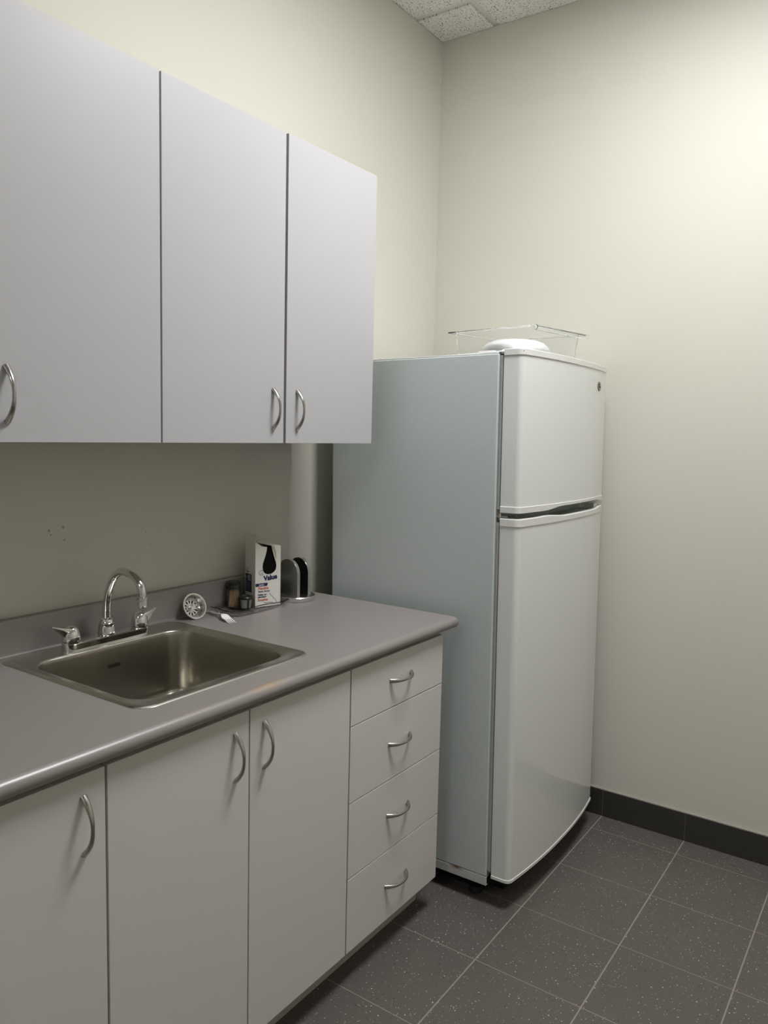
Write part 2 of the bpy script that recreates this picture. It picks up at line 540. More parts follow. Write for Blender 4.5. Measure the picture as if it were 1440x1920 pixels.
# ------------------------------------------------------------------ base cabinets
ZT, ZB, YD = .868, .0998, -.619
YK = -.549
def base_box(x0, x1, label):
    t = empty('base_cabinet', (x0, 0, 0))
    tag(t, label, 'cabinet')
    bm = bmesh.new(); th = .016; w = x1-x0; yf, yb = YD+TD+.0015, -.004
    a0, a1 = .001, w-.001
    box(bm, a0, a0+th, yf, yb, ZB, .8735); box(bm, a1-th, a1, yf, yb, ZB, .8735)
    box(bm, a0+th, a1-th, yf, yb, ZB, ZB+th)
    box(bm, a0+th, a1-th, yb-.006, yb, ZB+th, .8735)
    box(bm, a0+th, a1-th, yf, yf+.018, .83, .8735)
    obj('body', bm, M['carcass'], t)
    bm = bmesh.new(); box(bm, .0, w, YK, YK+.016, .0, ZB-.0005); box(bm, w-.016, w, YK+.016, -.02, 0, ZB-.0005)
    obj('toe_kick', bm, M['kick'], t)
    return t
def base_doors(t, x0, doors):
    for (a, b, hx) in doors:
        bm = bmesh.new(); box(bm, a-x0, b-x0, YD, YD+TD, ZB+.0012, ZT)
        dr = obj('door', bm, M['base'], t, bevel=.0008)
        if hx is not None: handle(dr, hx-x0, YD, .7755)
t = base_box(-.12, .2385, 'white single-door base cabinet at the near end of the counter, outside the frame')
base_doors(t, -.12, [(-.1185, .2365, .195)])
t = base_box(.2385, .5965, 'white single-door base cabinet, leftmost in the photo, handle at its right')
base_doors(t, .2385, [(.2405, .5940, .5505)])
t = base_box(.5965, 1.3131, 'white two-door base cabinet directly under the sink')
base_doors(t, .5965, [(.5992, .9518, .9115), (.9558, 1.3106, .9995)])
t = base_box(1.3131, 1.7684, 'white base cabinet with four stacked drawers beside the refrigerator')
zs = [ZB+.0012, .3070, .5121, .7175, ZT]
for i in range(4):
    a, b = zs[i] + (.0013 if i else 0), zs[i+1] - (.0013 if i < 3 else 0)
    bm = bmesh.new(); box(bm, .0024, .4553, YD, YD+TD, a, b)
    dr = obj('drawer', bm, M['base'], t, bevel=.0008)
    handle(dr, 1.5425-1.3131, YD, (.2031, .4105, .6148, .795)[i], True)

# ------------------------------------------------------------------ countertop
ZC = .914
CX0, CX1 = -.12, 1.819
def counter_front():
    """front nose profile (y,z) from the top going round underneath"""
    pts = []
    r = .0165
    cy, cz = -.6410+r, ZC-r
    for i in range(11):
        a = PI/2 + (PI*.93)*i/10
        pts.append((cy + r*math.cos(a), cz + r*math.sin(a)))
    pts.append((-.6105, .8785)); pts.append((-.603, .8745))
    return pts
def counter_back():
    pts = [(-.030, ZC)]
    for i in range(1, 7):                                  # coved foot of the backsplash
        a = PI/2*i/6
        pts.append((-.030 + .0095*math.sin(a), ZC + .0095*(1-math.cos(a))))
    pts += [(-.0205, .998)]
    for i in range(1, 6):
        a = PI/2*i/5
        pts.append((-.0205+.0055*(1-math.cos(a)), .998+.0055*math.sin(a)))
    pts += [(-.0006, 1.0035), (-.0006, .8745)]
    return pts
bm = bmesh.new()
fr, bk = counter_front(), counter_back()
HX0, HX1, HY0, HY1 = .745, 1.215, -.530, -.060            # hole cut for the sink
def span(prof, x0, x1):
    loft(bm, [[(x0, y, z) for y, z in prof], [(x1, y, z) for y, z in prof]])
full = [(-.0300, ZC)] + fr + [(-.0006, .8745)] + bk[1:-1][::-1]
full_a = fr + bk[::-1]
span(fr + bk[::-1], CX0, HX0); span(fr + bk[::-1], HX1, CX1)
span(fr + [(HY0, .8745), (HY0, ZC)], HX0, HX1)
span([(HY1, ZC), (HY1, .8745)] + bk[::-1], HX0, HX1)
ct = obj('countertop', bm, M['counter'], smooth=True, angle=50)
tag(ct, 'long grey laminate countertop with rolled front edge and low backsplash', 'countertop')

# ------------------------------------------------------------------ sink
SX0, SX1, SY0, SY1 = .7215, 1.241, -.5546, -.029
BX0, BX1, BY0, BY1 = .750, 1.196, -.518, -.116
t = empty('sink', ((SX0+SX1)/2, (SY0+SY1)/2, ZC))
tag(t, 'stainless steel single-bowl drop-in sink set into the grey countertop', 'sink')
ox, oy = (SX0+SX1)/2, (SY0+SY1)/2
def rr(x0, x1, y0, y1, r, z): return [(p[0]-ox, p[1]-oy, z) for p in rrect(x0, x1, y0, y1, r, 10)]
bm = bmesh.new()
rings = [rr(SX0, SX1, SY0, SY1, .042, -.001), rr(SX0, SX1, SY0, SY1, .042, .0012),
         rr(SX0+.002, SX1-.002, SY0+.002, SY1-.002, .041, .0028), rr(SX0+.009, SX1-.009, SY0+.009, SY1-.009, .036, .0046),
         rr(SX0+.0125, SX1-.0125, SY0+.0125, SY1-.0125, .034, .0046), rr(SX0+.015, SX1-.015, SY0+.015, SY1-.015, .032, .0036),
         rr(BX0-.006, BX1+.006, BY0-.006, BY1+.006, .064, .0036), rr(BX0-.002, BX1+.002, BY0-.002, BY1+.002, .061, .0025),
         rr(BX0, BX1, BY0, BY1, .060, .0)]
loft(bm, rings, True, False, False)
obj('rim', bm, M['steel_rim'], t, smooth=True, angle=40)
bm = bmesh.new()
rings = [rr(BX0, BX1, BY0, BY1, .060, .0), rr(BX0+.002, BX1-.002, BY0+.002, BY1-.002, .059, -.01),
         rr(BX0+.008, BX1-.008, BY0+.008, BY1-.008, .056, -.150)]
for i in range(1, 7):
    a = PI/2*i/6; q = .030
    rings.append(rr(BX0+.008+q*(1-math.cos(a)), BX1-.008-q*(1-math.cos(a)), BY0+.008+q*(1-math.cos(a)), BY1-.008-q*(1-math.cos(a)), .056-q*.6*(1-math.cos(a)), -.150-q*math.sin(a)))
rings.append(rr(ox-.06, ox+.06, oy+.02-.06, oy+.02+.06, .0595, -.1825))
rings.append(rr(ox-.045, ox+.045, oy+.02-.045, oy+.02+.045, .0445, -.1830))
loft(bm, rings, True, False, False)
obj('bowl', bm, M['steel_bowl'], t, smooth=True, angle=60)
bm = bmesh.new()
lathe(bm, [(.046, -.1826), (.044, -.1815), (.040, -.184), (.036, -.195), (.012, -.196)], 28, (0, .02, 0), cap0=False)
obj('drain', bm, M['chrome'], t, smooth=True)
# stamped maker's plate on the rear wall of the bowl
bm = bmesh.new()
lx0, lx1, lz0, lz1 = .9600-ox, .9955-ox, .8595-ZC, .8685-ZC
yl = BY1 - oy - .0068
w_ = .0006
for (a, b, c, e) in ((lx0, lx1, lz0, lz0+w_), (lx0, lx1, lz1-w_, lz1), (lx0, lx0+w_, lz0, lz1), (lx1-w_, lx1, lz0, lz1)):
    box(bm, a, b, yl-.0004, yl+.0004, c, e)
text_mesh(bm, 'FRANKE', .0078, (lx0+.0022, yl-.0005, lz0+.0017), (1, 0, 0), (0, 0, 1), bold=.0002, width=.031)
obj('maker_plate', bm, M['void'], t)

# ------------------------------------------------------------------ faucet
FY = -.080; FXC = .9865
zf = ZC+.0038
t = empty('faucet', (FXC, FY, zf)); tag(t, 'chrome two-handle gooseneck faucet on the back rim of the sink', 'faucet')
bm = bmesh.new()
def bar(z, g):  # stadium outline
    pts = []
    hl, r = .1035, .0235-g
    for k in range(9):
        a = -PI/2 + PI*k/8; pts.append((hl+r*math.cos(a)-.002, r*math.sin(a), z))
    for k in range(9):
        a = PI/2 + PI*k/8; pts.append((-hl+r*math.cos(a)+.002, r*math.sin(a), z))
    return pts
loft(bm, [bar(0, .0006), bar(.016, .0), bar(.0185, .0022), bar(.0195, .005)])
obj('base', bm, M['chrome'], t, smooth=True, angle=40)
bm = bmesh.new()
lathe(bm, [(.0225, .0175), (.0222, .022), (.0205, .036), (.0188, .046), (.0192, .0475), (.0172, .0495), (.0155, .058), (.0120, .0605), (.0108, .0612)], 36)
obj('spout_collar', bm, M['chrome'], t, smooth=True, angle=35)
bm = bmesh.new()
path = [(0, 0, .055), (0, 0, .062), (0, 0, .068)]
R0 = .071; zc = 1.03 - zf; zt = 1.1055 - zf
for i in range(1, 13):
    a = PI/2*i/12
    path.append((0, -R0*(1-math.cos(a)), zc-.04+(zt-zc+.04)*math.sin(a)))
for i in range(1, 13):
    a = PI/2 + PI/2*i/12
    path.append((0, -R0*(1-math.cos(a)), 1.058-zf+(zt-1.058+zf)*math.sin(a)))
path.append((0, -2*R0, 1.052-zf))
tube(bm, path, .0100, 24)
sp = obj('spout', bm, M['chrome'], t, smooth=True, angle=60)
bm = bmesh.new()
lathe(bm, [(.0098, 1.026), (.0115, 1.0265), (.0118, 1.0285), (.0118, 1.0425), (.0112, 1.0435), (.0108, 1.044), (.0122, 1.0445), (.0122, 1.0515), (.0112, 1.0525), (.010, 1.053)], 28, (0, -2*R0, -zf))
obj('aerator', bm, M['chrome'], sp, smooth=True, angle=30)
for s in (-1, 1):
    bm = bmesh.new()
    cx = s*.1016
    lathe(bm, [(.0225, .0175), (.0225, .0205), (.0185, .0215), (.0185, .0235), (.0225, .0245), (.0225, .030), (.0218, .037), (.0198, .045), (.0162, .0525), (.011, .0575), (.005, .0595), (.0008, .060)], 32, (cx, 0, 0))
    ob = obj('handle', bm, M['chrome'], t, smooth=True, angle=40)
    # lever wing: broad at the knob, thin upturned tip
    bm = bmesh.new(); rings = []
    ang = PI - .18 if s < 0 else -.10
    dx, dy = math.cos(ang), math.sin(ang)
    for i in range(9):
        u = i/8
        L = .004 + .043*u
        hw = .0115*(1-u)**.8 + .0055
        top = .0535 + .010*u**1.5
        th = .028*(1-u)**1.2 + .005
        ring = []
        for (q, w) in ((-1, 0), (-.9, 1), (0, 1.15), (.9, 1), (1, 0), (.8, -1), (0, -1.1), (-.8, -1)):
            z = top + (-th if w < 0 else 0) + (.0012*w if w > 0 else 0) - (.003 if w == 0 else 0)
            ring.append((cx + dx*L - dy*hw*q, dy*L + dx*hw*q, z))
        rings.append(ring)
    loft(bm, rings)
    obj('lever', bm, M['chrome'], ob, smooth=True, angle=50)

# ------------------------------------------------------------------ sink strainer leaning on the backsplash
tilt = Matrix.Rotation(math.radians(-16), 4, 'Z') @ Matrix.Rotation(math.radians(-62), 4, 'X').inverted()
t = empty('sink_strainer', (1.302, -.0505, ZC+.0345))
t.rotation_euler = (math.radians(66), 0, math.radians(-6))
tag(t, 'round stainless steel sink strainer basket propped against the backsplash', 'strainer')
bm = bmesh.new()
lathe(bm, [(.0385, .003), (.0395, .0045), (.0385, .0062), (.034, .0058), (.0325, .0035), (.029, -.012), (.024, -.0165), (.010, -.0175), (.0005, -.0175)], 40, cap0=False, cap1=True)
lathe(bm, [(.0385, .003), (.033, .0015), (.0295, -.0135), (.024, -.0180), (.0005, -.0190)], 40, cap0=False, cap1=True)
obj('basket', bm, M['steel_edge'], t, smooth=True, angle=35)
bm = bmesh.new()
for k in range(12):
    a = 2*PI*k/12
    c_, s_ = math.cos(a), math.sin(a)
    v = []
    for (r, w) in ((.0225, -.0022), (.0225, .0022), (.0145, .0016), (.0145, -.0016)):
        z = -.0162 if r > .02 else -.0168
        v.append(bm.verts.new((r*c_-w*s_, r*s_+w*c_, z)))
    bm.faces.new(v)
    v = []
    for (r, w, z) in ((.0318, -.0026, .0002), (.0318, .0026, .0002), (.0298, .0024, -.0078), (.0298, -.0024, -.0078)):
        v.append(bm.verts.new((r*c_-w*s_, r*s_+w*c_, z)))
    bm.faces.new(v)
obj('slots', bm, M['void'], t)
bm = bmesh.new()
lathe(bm, [(.0045, -.0172), (.0045, -.006), (.0085, -.005), (.0095, -.0025), (.008, .000), (.0015, .001)], 24)
obj('knob', bm, M['chrome'], t, smooth=True, angle=40)

# ------------------------------------------------------------------ white plastic fork
t = empty('plastic_fork', (1.3525, -.1080, ZC)); tag(t, 'white disposable plastic fork lying on the counter beside the clear tray', 'fork')
t.rotation_euler = (0, 0, math.radians(-19))
fk = bmesh.new(); rings = []
prof = [(-.052, .0085, .0055), (-.046, .0125, .0055), (-.034, .0125, .0085), (-.024, .0098, .0125), (-.014, .0048, .0125), (.0, .0036, .0100), (.03, .0036, .0060), (.055, .0046, .0035), (.075, .0052, .0022), (.080, .003, .0020)]
for (y, w, z) in prof:
    rings.append([(-w, y, z+.0016), (-w*.5, y, z+.0004), (w*.5, y, z+.0004), (w, y, z+.0016), (w, y, z+.0028), (w*.5, y, z+.0018), (-w*.5, y, z+.0018), (-w, y, z+.0028)])
loft(fk, rings)
obj('handle', fk, M['tine'], t, smooth=True, angle=60)
fk = bmesh.new()
for k in range(4):
    x = -.0093 + .0062*k
    loft(fk, [[(x-.0017, -.050, .0066), (x+.0017, -.050, .0066), (x+.0017, -.050, .0086), (x-.0017, -.050, .0086)],
              [(x-.0015, -.070, .0030), (x+.0015, -.070, .0030), (x+.0015, -.070, .0050), (x-.0015, -.070, .0050)],
              [(x-.0005, -.084, .0022), (x+.0005, -.084, .0022), (x+.0005, -.084, .0036), (x-.0005, -.084, .0036)]])
obj('tines', fk, M['tine'], t, smooth=True, angle=60)

# ------------------------------------------------------------------ clear scalloped tray
TXC, TYC = 1.494, -.092
t = empty('clear_tray', (TXC, TYC, ZC)); tag(t, 'shallow clear ribbed plastic tray holding the straw box and small jars', 'tray')
def oval(a, b, n=72, p=3.2, z=0., wave=0., zw=0.):
    pts = []
    for i in range(n):
        th = 2*PI*i/n
        c_, s_ = math.cos(th), math.sin(th)
        r = (abs(c_)**p + abs(s_)**p)**(-1/p)
        k = 1 + wave*math.cos(4*th)
        pts.append((a*r*c_*k, b*r*s_*k, z + zw*math.cos(4*th+.6)))
    return pts
bm = bmesh.new()
outer = [oval(.112, .044, z=.0004), oval(.116, .048, z=.0008), oval(.122, .054, z=.008, zw=.0006), oval(.129, .060, z=.0185, zw=.0022), oval(.136, .066, z=.0225, zw=.0028), oval(.139, .069, z=.0225, zw=.0028)]
inner = [oval(.139, .069, z=.0241, zw=.0028), oval(.136, .0655, z=.0242, zw=.0028), oval(.127, .058, z=.0195, zw=.0022), oval(.120, .052, z=.009, zw=.0006), oval(.115, .047, z=.0030), oval(.110, .042, z=.0026)]
loft(bm, outer+inner)
obj('dish', bm, M['tray'], t, smooth=True, angle=50)
bm = bmesh.new()
for i in range(15):
    x = -.098 + .014*i
    tube(bm, [(x, -.036, .0031), (x, .036, .0031)], .0011, 6)
for j in range(5):
    y = -.032+.016*j
    tube(bm, [(-.104, y, .0031), (.104, y, .0031)], .0010, 6)
obj('ribs', bm, M['tray'], t, smooth=True)

# ------------------------------------------------------------------ straw box
BW, BD, BH = .089, .064, .190
zb_ = ZC+.0045
t = empty('straw_box', (1.5025, -.1010, zb_), (0, 0, math.radians(-17)))
tag(t, 'open white and navy carton of flexible plastic straws with a torn top', 'box')
# local: x along the front face, y into depth, front at y=0
bm = bmesh.new()
th = .0007
def ex(poly, a, b, mi=0, plane='xz'):
    """extrude a 2D polygon between depths a and b"""
    if plane == 'xz':
        loft(bm, [[(x, a, z) for x, z in poly], [(x, b, z) for x, z in poly]], mi=mi)
    else:
        loft(bm, [[(a, y, z) for y, z in poly], [(b, y, z) for y, z in poly]], mi=mi)
# front panel, with a torn drop-shaped hole: left and right halves around it
hole = [(.040, .186), (.0385, .172), (.0345, .158), (.0300, .146), (.0258, .134), (.0245, .122), (.0275, .110), (.0345, .1025), (.045, .0995),
        (.0560, .1005), (.0655, .105), (.0720, .113), (.0740, .124), (.0720, .136), (.0680, .147), (.0635, .160), (.0600, .172), (.0565, .186)]
left = [(0, 0), (.045, 0), (.045, .0995)] + hole[:8][::-1]
left = [(0, 0), (.045, 0)] + [hole[8]] + hole[:8][::-1] + [(.030, .1875), (.020, .190), (.006, .199), (0, .203)]
right = [(.045, 0), (BW, 0), (BW, .187), (.075, .189), (.0565, .190)] + hole[9:][::-1] + [hole[8]]
ex(left, -th/2, th/2); ex(right, -th/2, th/2)
# left side, carried up as the open end flap
side = [(0, 0), (BD, 0), (BD, .190), (BD-.001, .228), (.001, .224), (0, .200)]
ex(side, -th/2, th/2, plane='yz')
# right side, back, bottom, part of the top
ex([(0, 0), (BD, 0), (BD, .187), (0, .187)], BW-th/2, BW+th/2, plane='yz')
ex([(0, 0), (BW, 0), (BW, .190), (.05, .193), (.02, .192), (0, .190)], BD-th/2, BD+th/2)
box(bm, 0, BW, 0, BD, 0, th)
loft(bm, [[(.055, 0, .1885), (BW, 0, .1868), (BW, BD, .1868), (.045, BD, .1895)], [(.055, 0, .1892), (BW, 0, .1875), (BW, BD, .1875), (.045, BD, .1902)]])
obj('carton', bm, M['carton'], t)
bm = bmesh.new()   # black block inside the carton, seen through the tear
box(bm, .0035, BW-.0035, .0035, BD-.0035, .0015, .180)
obj('inner_block', bm, M['void'], t)
bm = bmesh.new()   # torn lip of tan card folded at the right of the tear
loft(bm, [[(.0580, .0010, .186), (.0660, .0010, .184), (.0730, .0010, .166), (.0745, .0010, .140), (.0725, .0010, .134)],
          [(.0580, .0016, .186), (.0660, .0016, .184), (.0730, .0016, .166), (.0745, .0016, .140), (.0725, .0016, .134)]])
loft(bm, [[(.0560, -.0014, .1885), (.0640, -.0022, .1875), (.0715, -.0020, .170), (.0738, -.0008, .146), (.0700, -.0008, .150), (.0655, -.0008, .165)],
          [(.0560, -.0008, .1885), (.0640, -.0016, .1875), (.0715, -.0014, .170), (.0738, -.0004, .146), (.0700, -.0004, .150), (.0655, -.0004, .165)]])
obj('torn_flap', bm, M['carton_in'], t)
# printing
bm = bmesh.new()
F0 = -.0008
e1, e3 = (1, 0, 0), (0, 0, 1)
sl = (.996, 0, .085); up = (-.085, 0, .996)
text_mesh(bm, 'G', .0235, (.0115, F0, .0975), sl, up, mi=2, bold=.0007)
text_mesh(bm, 'G', .0235, (.0115, F0-.0002, .0975), sl, up, mi=3, bold=-.0006)
text_mesh(bm, '.', .020, (.0735, F0, .1015), sl, up, mi=2, bold=.0003)
text_mesh(bm, 'Value', .0215, (.0300, F0-.0003, .0805), sl, up, mi=0, bold=.0010, width=.049)
v = [bm.verts.new(p) for p in ((.0008, F0, .0640), (.0410, F0, .0640), (.0440, F0, .0735), (.0008, F0, .0735))]; bm.faces.new(v).material_index = 0
text_mesh(bm, 'Jumbo', .0068, (.0125, F0-.0006, .0665), e1, e3, mi=3, bold=.0002)
text_mesh(bm, 'Flexible', .0115, (.0095, F0, .0535), e1, e3, mi=1, bold=.0003, width=.0365)
text_mesh(bm, 'Plastic Straws', .0068, (.0095, F0, .0455), e1, e3, mi=0, bold=.0002, width=.041)
text_mesh(bm, 'Pailles en', .0068, (.0095, F0, .0350), e1, e3, mi=0, bold=.0003, width=.029)
text_mesh(bm, 'plastique', .0068, (.0095, F0, .0285), e1, e3, mi=0, bold=.0003, width=.029)
text_mesh(bm, 'Souples', .0105, (.0095, F0, .0180), e1, e3, mi=1, bold=.0003, width=.035)
def stroke(pts, w, mi):
    for (x0, z0), (x1, z1) in zip(pts, pts[1:]):
        dx, dz = x1-x0, z1-z0; L = math.hypot(dx, dz); nx, nz = -dz/L*w, dx/L*w
        q = [bm.verts.new(p) for p in ((x0-nx, F0, z0-nz), (x1-nx, F0, z1-nz), (x1+nx, F0, z1+nz), (x0+nx, F0, z0+nz))]
        bm.faces.new(q).material_index = mi
stroke([(.050, .0400), (.0545, .034), (.0725, .0165), (.0765, .004)], .0010, 2)
stroke([(.0300, .0120), (.0625, .0095), (.0665, .002)], .0010, 2)
stroke([(.0845, .0060), (.0845, .0800)], .0002, 2)
stroke([(.081, .0795), (.085, .0798)], .0004, 0)
# navy panel on the left side: x' axis runs along -y
def side_pt(s, z): return (-.0008, BD - s, z)
v = [bm.verts.new(side_pt(*p)) for p in ((.004, .0420), (.0420, .0420), (.0420, .0995), (.004, .0995))]; bm.faces.new(v).material_index = 0
S = (0, -1, 0)
text_mesh(bm, 'Great', .0085, (-.0009, BD-.006, .1125), S, e3, mi=2, bold=.0001)
text_mesh(bm, 'Value', .0085, (-.0009, BD-.006, .1040), S, e3, mi=0, bold=.0003, width=.019)
for i, w in enumerate((.018, .02, .017, .02, .019)):
    z = .0945 - .0038*i
    v = [bm.verts.new((-.0012, BD-.0175-(0), z)), bm.verts.new((-.0012, BD-.0175-w, z)), bm.verts.new((-.0012, BD-.0175-w, z+.0014)), bm.verts.new((-.0012, BD-.0175, z+.0014))]
    bm.faces.new(v).material_index = 3
for i in range(9):
    z = .0725 - .0032*i; w = random.uniform(.026, .033)
    v = [bm.verts.new((-.0012, BD-.0065, z)), bm.verts.new((-.0012, BD-.0065-w, z)), bm.verts.new((-.0012, BD-.0065-w, z+.0007)), bm.verts.new((-.0012, BD-.0065, z+.0007))]
    bm.faces.new(v).material_index = 2
# small recycling triangle
for k in range(3):
    a = 2*PI*k/3 + PI/2; b_ = a + 2*PI/3
    p0 = (math.cos(a)*.0042, math.sin(a)*.0042); p1 = (math.cos(b_)*.0042, math.sin(b_)*.0042)
    q0 = (p0[0]*.65, p0[1]*.65); q1 = (p1[0]*.65, p1[1]*.65)
    c0 = (BD-.0105, .0870)
    v = [bm.verts.new((-.0012, c0[0]-p[0], c0[1]+p[1])) for p in (p0, p1, q1, q0)]
    bm.faces.new(v).material_index = 3
for i in range(4):
    z = .0365 - .0038*i; w = (.03, .026, .028, .018)[i]
    v = [bm.verts.new((-.0012, BD-.005, z)), bm.verts.new((-.0012, BD-.005-w, z)), bm.verts.new((-.0012, BD-.005-w, z+.0009)), bm.verts.new((-.0012, BD-.005, z+.0009))]
    bm.faces.new(v).material_index = 2
obj('printing', bm, [M['navy'], M['red'], M['greyink'], M['whiteink']], t, recalc=False)

# ------------------------------------------------------------------ toothpick jar
t = empty('toothpick_jar', (1.464, -.0465, ZC+.0045)); tag(t, 'clear jar of wooden toothpicks with a black cap in the tray', 'jar')
bm = bmesh.new()
lathe(bm, [(.0195, 0), (.0205, .002), (.0208, .006), (.0208, .054), (.018, .060), (.018, .064), (.017, .064), (.017, .060), (.0195, .053), (.0195, .003), (.0005, .0025)], 28)
obj('body', bm, M['glass'], t, smooth=True, angle=40)
bm = bmesh.new()
lathe(bm, [(.0222, .0585), (.0222, .0700), (.0215, .0712), (.0222, .0722), (.0222, .0790), (.0205, .0805), (.0175, .0808), (.0165, .0795), (.0005, .0795)], 32)
obj('cap', bm, M['black'], t, smooth=True, angle=40)
bm = bmesh.new()
for k in range(70):
    r = .0165*math.sqrt(random.random()); a = random.uniform(0, 2*PI)
    x, y = r*math.cos(a), r*math.sin(a)
    r2 = .0165*math.sqrt(random.random()); a2 = a + random.uniform(-.9, .9)
    tube(bm, [(x, y, .0035), (r2*math.cos(a2), r2*math.sin(a2), .0035+random.uniform(.042, .049))], .0010, 5)
pk = obj('toothpicks', bm, M['wood'], t, smooth=True)
pk['kind'] = 'stuff'

# ------------------------------------------------------------------ reusable filter cup
t = empty('filter_cup', (1.4695, -.0925, ZC+.0045), (0, 0, math.radians(25))); tag(t, 'small black-framed mesh filter cup standing in front of the toothpick jar', 'filter cup')
bm = bmesh.new()
lathe(bm, [(.0165, .0), (.017, .005), (.0165, .005)], 24, cap0=True)
for k in range(4):
    a = PI/4 + k*PI/2
    c_, s_ = math.cos(a), math.sin(a)
    def pt(r, w, z): return (r*c_-w*s_, r*s_+w*c_, z)
    loft(bm, [[pt(.0160, -.0028, .002), pt(.0178, -.0028, .002), pt(.0178, .0028, .002), pt(.0160, .0028, .002)],
              [pt(.0190, -.0028, .034), pt(.0208, -.0028, .034), pt(.0208, .0028, .034), pt(.0190, .0028, .034)]])
obj('frame', bm, M['black'], t, smooth=True, angle=40)
bm = bmesh.new(); lathe(bm, [(.0158, .003), (.0192, .033)], 24, cap0=False, cap1=False)
obj('mesh_wall', bm, M['mesh'], t, smooth=True)
bm = bmesh.new()
lathe(bm, [(.0205, .0315), (.0225, .0330), (.0228, .0375), (.0215, .0390), (.0165, .0392), (.0160, .0400), (.0165, .0405), (.0150, .0405), (.0140, .0385), (.0005, .0380)], 32)
obj('lid', bm, M['black'], t, smooth=True, angle=40)

# ------------------------------------------------------------------ small bottle behind the box
t = empty('glass_shaker', (1.617, -.0440, ZC)); tag(t, 'small clear glass shaker with silver cap half hidden behind the straw box', 'shaker')
bm = bmesh.new(); lathe(bm, [(.014, 0), (.0155, .003), (.0155, .050), (.013, .058), (.012, .058), (.0140, .049), (.0140, .004), (.0005, .003)], 24)
obj('body', bm, M['glass'], t, smooth=True, angle=40)
bm = bmesh.new(); lathe(bm, [(.0145, .056), (.0150, .060), (.0150, .070), (.012, .077), (.006, .080), (.0005, .081)], 24)
obj('cap', bm, M['chrome'], t, smooth=True, angle=40)

# ------------------------------------------------------------------ napkin holder: two arched plates on a round base
HXc, HYc = 1.694, -.0975
t = empty('napkin_holder', (HXc, HYc, ZC), (0, 0, math.radians(-4))); tag(t, 'brushed steel napkin holder with two arched plates on a round base', 'napkin holder')
bm = bmesh.new()
lathe(bm, [(.0625, 0), (.0645, .0015), (.0650, .004), (.0650, .0135), (.0635, .0155), (.0610, .0165), (.0005, .0165)], 56)
obj('base', bm, M['steel_edge'], t, smooth=True, angle=30)
for xc in (-.031, .0175):
    bm = bmesh.new()
    W, Ht, tt = .0455, .1365, .0125
    pts = [(-W, .0165), (-W, Ht-W*1.05)]
    for i in range(1, 24):
        a = PI - PI*i/24
        pts.append((W*math.cos(a), Ht-W*1.05+W*1.05*math.sin(a)))
    pts += [(W, Ht-W*1.05), (W, .0165)]
    n = len(pts)
    A = [bm.verts.new((xc-tt/2, y, z)) for y, z in pts]; B = [bm.verts.new((xc+tt/2, y, z)) for y, z in pts]
    fa = bm.faces.new(A); fb = bm.faces.new(B[::-1])
    for i in range(n):
        j = (i+1) % n
        f = bm.faces.new((A[j], A[i], B[i], B[j])); f.material_index = 1
    fa.material_index = 0 if xc < 0 else 2
    fb.material_index = 2 if xc < 0 else 0
    obj('plate', bm, [M['steel_side'], M['steel_edge'], M['black']], t, smooth=True, angle=30, bevel=.0007)

# ------------------------------------------------------------------ refrigerator
FX, FYB = 1.8764, -.118
t = empty('refrigerator', (FX, FYB, 0), (-.0149, 0, 0))
tag(t, 'tall white top-freezer refrigerator with grey pebbled sides, standing in the corner', 'refrigerator')
W = .712; YB = -.6215; YDB = -.6385
bm = bmesh.new(); box(bm, 0, W, YB, 0, .082, 1.6955)
obj('body', bm, M['side'], t, bevel=.004, seg=3)
bm = bmesh.new(); box(bm, .0, W, YB-.0005, -.01, .052, .0815)
obj('base_rail', bm, M['rail'], t, bevel=.002)
bm = bmesh.new(); box(bm, .02, W-.02, YB+.03, -.03, .028, .0515)
obj('chassis', bm, M['void'], t)
for (x, y) in ((.05, -.56), (W-.05, -.56), (.05, -.06), (W-.05, -.06)):
    bm = bmesh.new()
    lift = .0149*abs(y)
    lathe(bm, [(.020, -lift+.0004), (.022, -lift+.004), (.020, .012), (.008, .014), (.008, .030)], 20, (x, y, 0))
    obj('foot', bm, M['rubber'], t, smooth=True, angle=40)
# top skin (bright white edge) and gasket
bm = bmesh.new(); box(bm, .0015, W-.0015, YB+.0015, -.0015, 1.6955, 1.6985)
obj('top_panel', bm, M['whitep'], t, bevel=.001)
def gasket(z0, z1):
    bm = bmesh.new(); box(bm, .0085, W-.0085, YDB+.0002, YB-.0002, z0, z1)
    box(bm, .004, W-.004, YDB+.006, YDB+.0105, z0, z1)
    return obj('gasket', bm, M['gasket'], t)
gasket(.100, 1.196); gasket(1.236, 1.690)
# curved door plan profile, left to right
def plan(off=0.0, n=40):
    pts = [(-off, YDB)]
    yc, pk, rc = -.698, -.7235, .019
    def front(x):
        u = (x-W/2)/(W/2)
        return yc - (yc - pk)*(1-abs(u)**2.2) if False else pk + (yc-pk)*abs(u)**2.2
    # left corner arc
    xa = rc; ya = front(rc)
    for i in range(0, 8):
        a = PI + (PI/2)*i/8
        pts.append((xa+rc*math.cos(a)-off, ya+rc+rc*math.sin(a)-off*(i/8)))
    for i in range(n+1):
        x = xa + (W-2*xa)*i/n
        pts.append((x, front(x)-off))
    for i in range(1, 9):
        a = -PI/2 + (PI/2)*i/8
        pts.append((W-xa+rc*math.cos(a)+off, ya+rc+rc*math.sin(a)-off*(1-i/8)))
    pts.append((W+off, YDB))
    return pts
def door_solid(bm, off, zlo, zhi, mi=0):
    P = plan(off)
    lo = zlo if callable(zlo) else (lambda s: zlo)
    hi = zhi if callable(zhi) else (lambda s: zhi)
    A = [(x, y, lo(x/W)) for x, y in P]; B = [(x, y, hi(x/W)) for x, y in P]
    loft(bm, [A, B], mi=mi)
